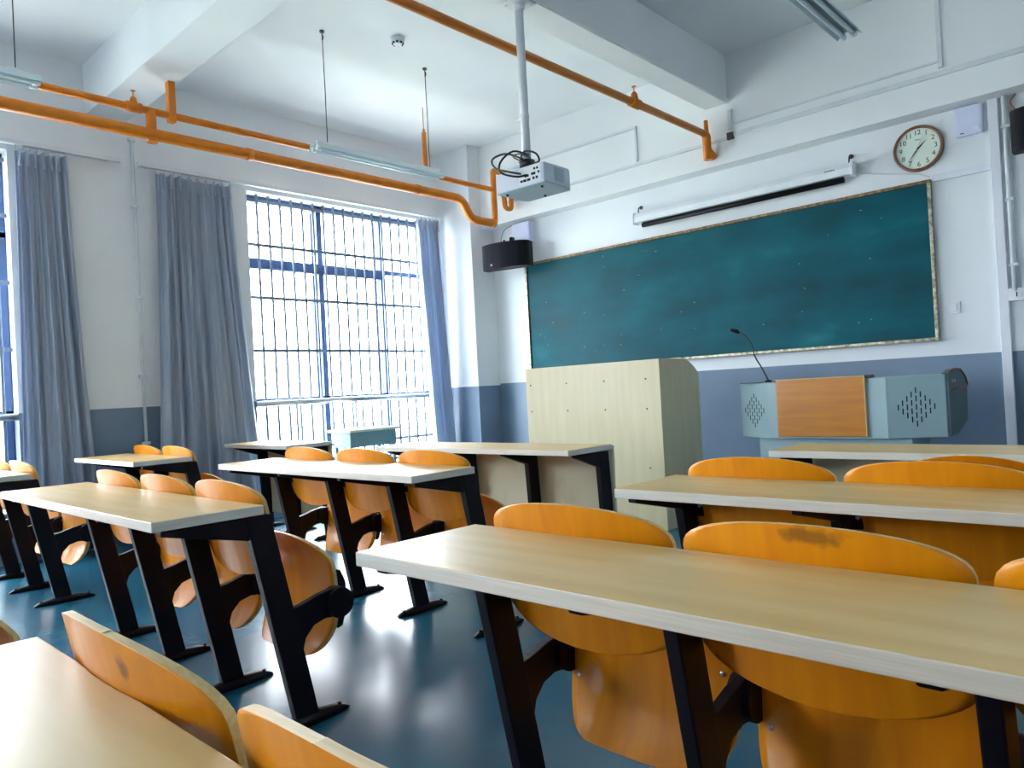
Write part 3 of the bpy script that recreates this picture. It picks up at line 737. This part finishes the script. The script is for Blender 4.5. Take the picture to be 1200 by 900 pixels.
def make_seat():
    o = sheet('seat', seat_half, seat_y, .18, .602, .014, None, 34, 20)
    for x in (-.205, .205):
        for z in (.405, .315):
            s = screw_mesh(); s.parent = o; s.location = (x, seat_y(x, z)-.001, z)
    for s_ in (-1, 1):
        bm = B()
        prism(bm, [(.30, .47), (.325, .465), (.345, .42), (.345, .33), (.325, .27), (.305, .262)], s_*.2-.022, s_*.2+.022, 'x')
        mk('hinge_bracket', bm, m_leg, o, bev=.003)
    return o
def desktop(x0, x1, yf, depth, seats, name='desktop'):
    """far edge is scalloped where the backrests stand"""
    bm = B(); pts = [(x0, yf-depth), (x1, yf-depth), (x1, yf)]
    for c in sorted(seats, reverse=True):
        for k in range(15):
            u = .25-.5*k/14; y = min(0, back_y(u, .735)-.003); pts.append((c+u, yf+y))
    pts.append((x0, yf)); fs = prism(bm, pts, .72, .75, 'z')
    for f in fs[2:]: f.material_index = 1
    return mk(name, bm, [m_top, m_topedge], None, bev=.0025)
def bench(x0, yf, n, label, group, seats=True, depth=.35, ov=OV, pitch=P):
    """x0 = X of the leftmost leg, yf = far edge of the top"""
    t = thing('bench_desk', label, 'desk', (x0, yf, 0), group)
    cs = [pitch*(k+.5)-.006 for k in range(n)]
    d = desktop(-ov, pitch*n+ov, 0, depth, cs if seats else []); d.parent = t
    for k in range(n+1): place(('leg', not seats), lambda: make_leg(not seats), t, (pitch*k, 0, 0))
    bm = B(); bx(bm, .02, pitch*n-.02, -.20, -.185, .700, .718); mk('under_rail', bm, m_leg, t)
    if seats:
        for c in cs:
            place('back', make_back, t, (c, 0, 0)); place('seat', make_seat, t, (c, 0, 0))
    else:
        bm = B(); bx(bm, -ov-.002, pitch*n+ov, .004, .020, .13, .742); mk('front_panel', bm, m_panel, t, bev=.002)
    return t
G1 = 'bench desks with orange tip-up seats'; G2 = 'front row desks with beige panels'
bq_first = bench(-1.29, 1.255, 3, 'large maple bench desk with orange seats in the right foreground', G1)
bq = bench(-1.33, 2.255, 3, 'maple bench desk with orange seats just beyond the right foreground desk', G1, depth=.36)
bg_ = bench(-1.23, .31, 3, 'maple desk filling the bottom left corner, two curved orange backrests beside it', G1)
bench(-2.38-3*.53, 2.235, 3, 'middle block bench desk with three orange seats, right behind the front row desk', G1, ov=.045, pitch=.53)
bench(-2.24-3*P, 1.175, 3, 'middle block bench desk with three orange seats, nearer to the left foreground', G1, ov=.04, depth=.345)
bench(-2.20-3*P, .22, 3, 'desk beyond bottom left desk, only an orange seat corner seen at the left edge', G1)
bench(-4.93-2*.53, 2.13, 2, 'two seat bench desk standing against the curtains', G1, pitch=.53, depth=.37)
bench(-4.84-2*.52, 1.19, 2, 'bench desk cut by the left edge, one pale lit backrest above it', G1, pitch=.52)
bench(-3.98, 3.33, 3, 'middle block front row desk with beige panel beside the podium box', G2, False, depth=.38)
bench(-1.38, 3.50, 3, 'right block front row desk with beige panel before the teaching console', G2, False, depth=.38)
bench(-6.00, 3.27, 2, 'short front row desk with beige panel by the barred window', G2, False, depth=.38, pitch=.47)

st = [c for c in bq.children if c.name.startswith('seat')][1]      # this seat is left half raised behind its backrest
st.location = (st.location.x+.03, .05, .205)

def stain(name, cx, cz, rx, rz, amount):
    m = m_ply.copy(); m.name = name; nt = m.node_tree; L = nt.links; b = nt.nodes['Principled BSDF']
    base = b.inputs['Base Color'].links[0].from_socket
    tc = nt.nodes.new('ShaderNodeTexCoord'); mp = nt.nodes.new('ShaderNodeMapping'); mp.vector_type = 'POINT'
    mp.inputs['Location'].default_value = (-cx/rx, 0, -cz/rz); mp.inputs['Scale'].default_value = (1/rx, 0, 1/rz)
    L.new(tc.outputs['Object'], mp.inputs[0])
    nz = nt.nodes.new('ShaderNodeTexNoise'); nz.inputs['Scale'].default_value = 38; L.new(tc.outputs['Object'], nz.inputs['Vector'])
    ln = nt.nodes.new('ShaderNodeVectorMath'); ln.operation = 'LENGTH'; L.new(mp.outputs[0], ln.inputs[0])
    ad = nt.nodes.new('ShaderNodeMath'); ad.operation = 'MULTIPLY_ADD'; ad.inputs[1].default_value = 1.6; L.new(nz.outputs['Fac'], ad.inputs[0]); L.new(ln.outputs['Value'], ad.inputs[2])
    mr = nt.nodes.new('ShaderNodeMapRange'); mr.inputs[1].default_value = 1.2; mr.inputs[2].default_value = 1.9; mr.inputs[3].default_value = amount; mr.inputs[4].default_value = 0
    L.new(ad.outputs[0], mr.inputs[0]); mx = nt.nodes.new('ShaderNodeMix'); mx.data_type = 'RGBA'; mx.inputs[7].default_value = lin((70, 50, 30))
    L.new(mr.outputs[0], mx.inputs['Factor']); L.new(base, mx.inputs[6]); L.new(mx.outputs[2], b.inputs['Base Color']); return m
for root, idx, args in ((bq_first, 1, ('smudged_plywood', .02, .80, .055, .016, .6)), (bg_, 0, ('marked_plywood', .075, .783, .013, .016, .7))):
    bk = [c for c in root.children if c.name.startswith('backrest')][idx]
    bk.material_slots[0].link = 'OBJECT'; bk.material_slots[0].material = stain(*args); bk['label'] = 'backrest with a dark smudge near its top edge'

# ------------------------------------------------------------ outside the windows
bm = B(); bx(bm, -260, -7.5, -160, 260, -9.2, -9.0); struct('ground', bm, m_ground)
rnd = random.Random(11)
for k, y in enumerate((17, 46, 59, 72, 85)):
    x = -88-rnd.uniform(0, 12); hh = rnd.uniform(5.4, 7.2); wd = rnd.uniform(7, 11)
    t = thing('distant_building', 'pale low building washed out by daylight beyond the barred window', 'building', (x, y, -9), 'washed out buildings outside')
    bm = B(); bx(bm, -5, 5, -wd/2, wd/2, 0, hh); wl = mk('walls', bm, m_house, t)
    bm = B(); bx(bm, -5.3, 5.3, -wd/2-.3, wd/2+.3, hh, hh+.35); mk('roof', bm, m_ground, t)
    bm = B()
    for i in range(int(wd/2.2)):
        for j in range(int(hh/3)):
            bx(bm, 4.98, 5.04, -wd/2+1+i*2.2, -wd/2+2+i*2.2, .9+j*3, 2.2+j*3)
    mk('window_row', bm, m_housewin, t)
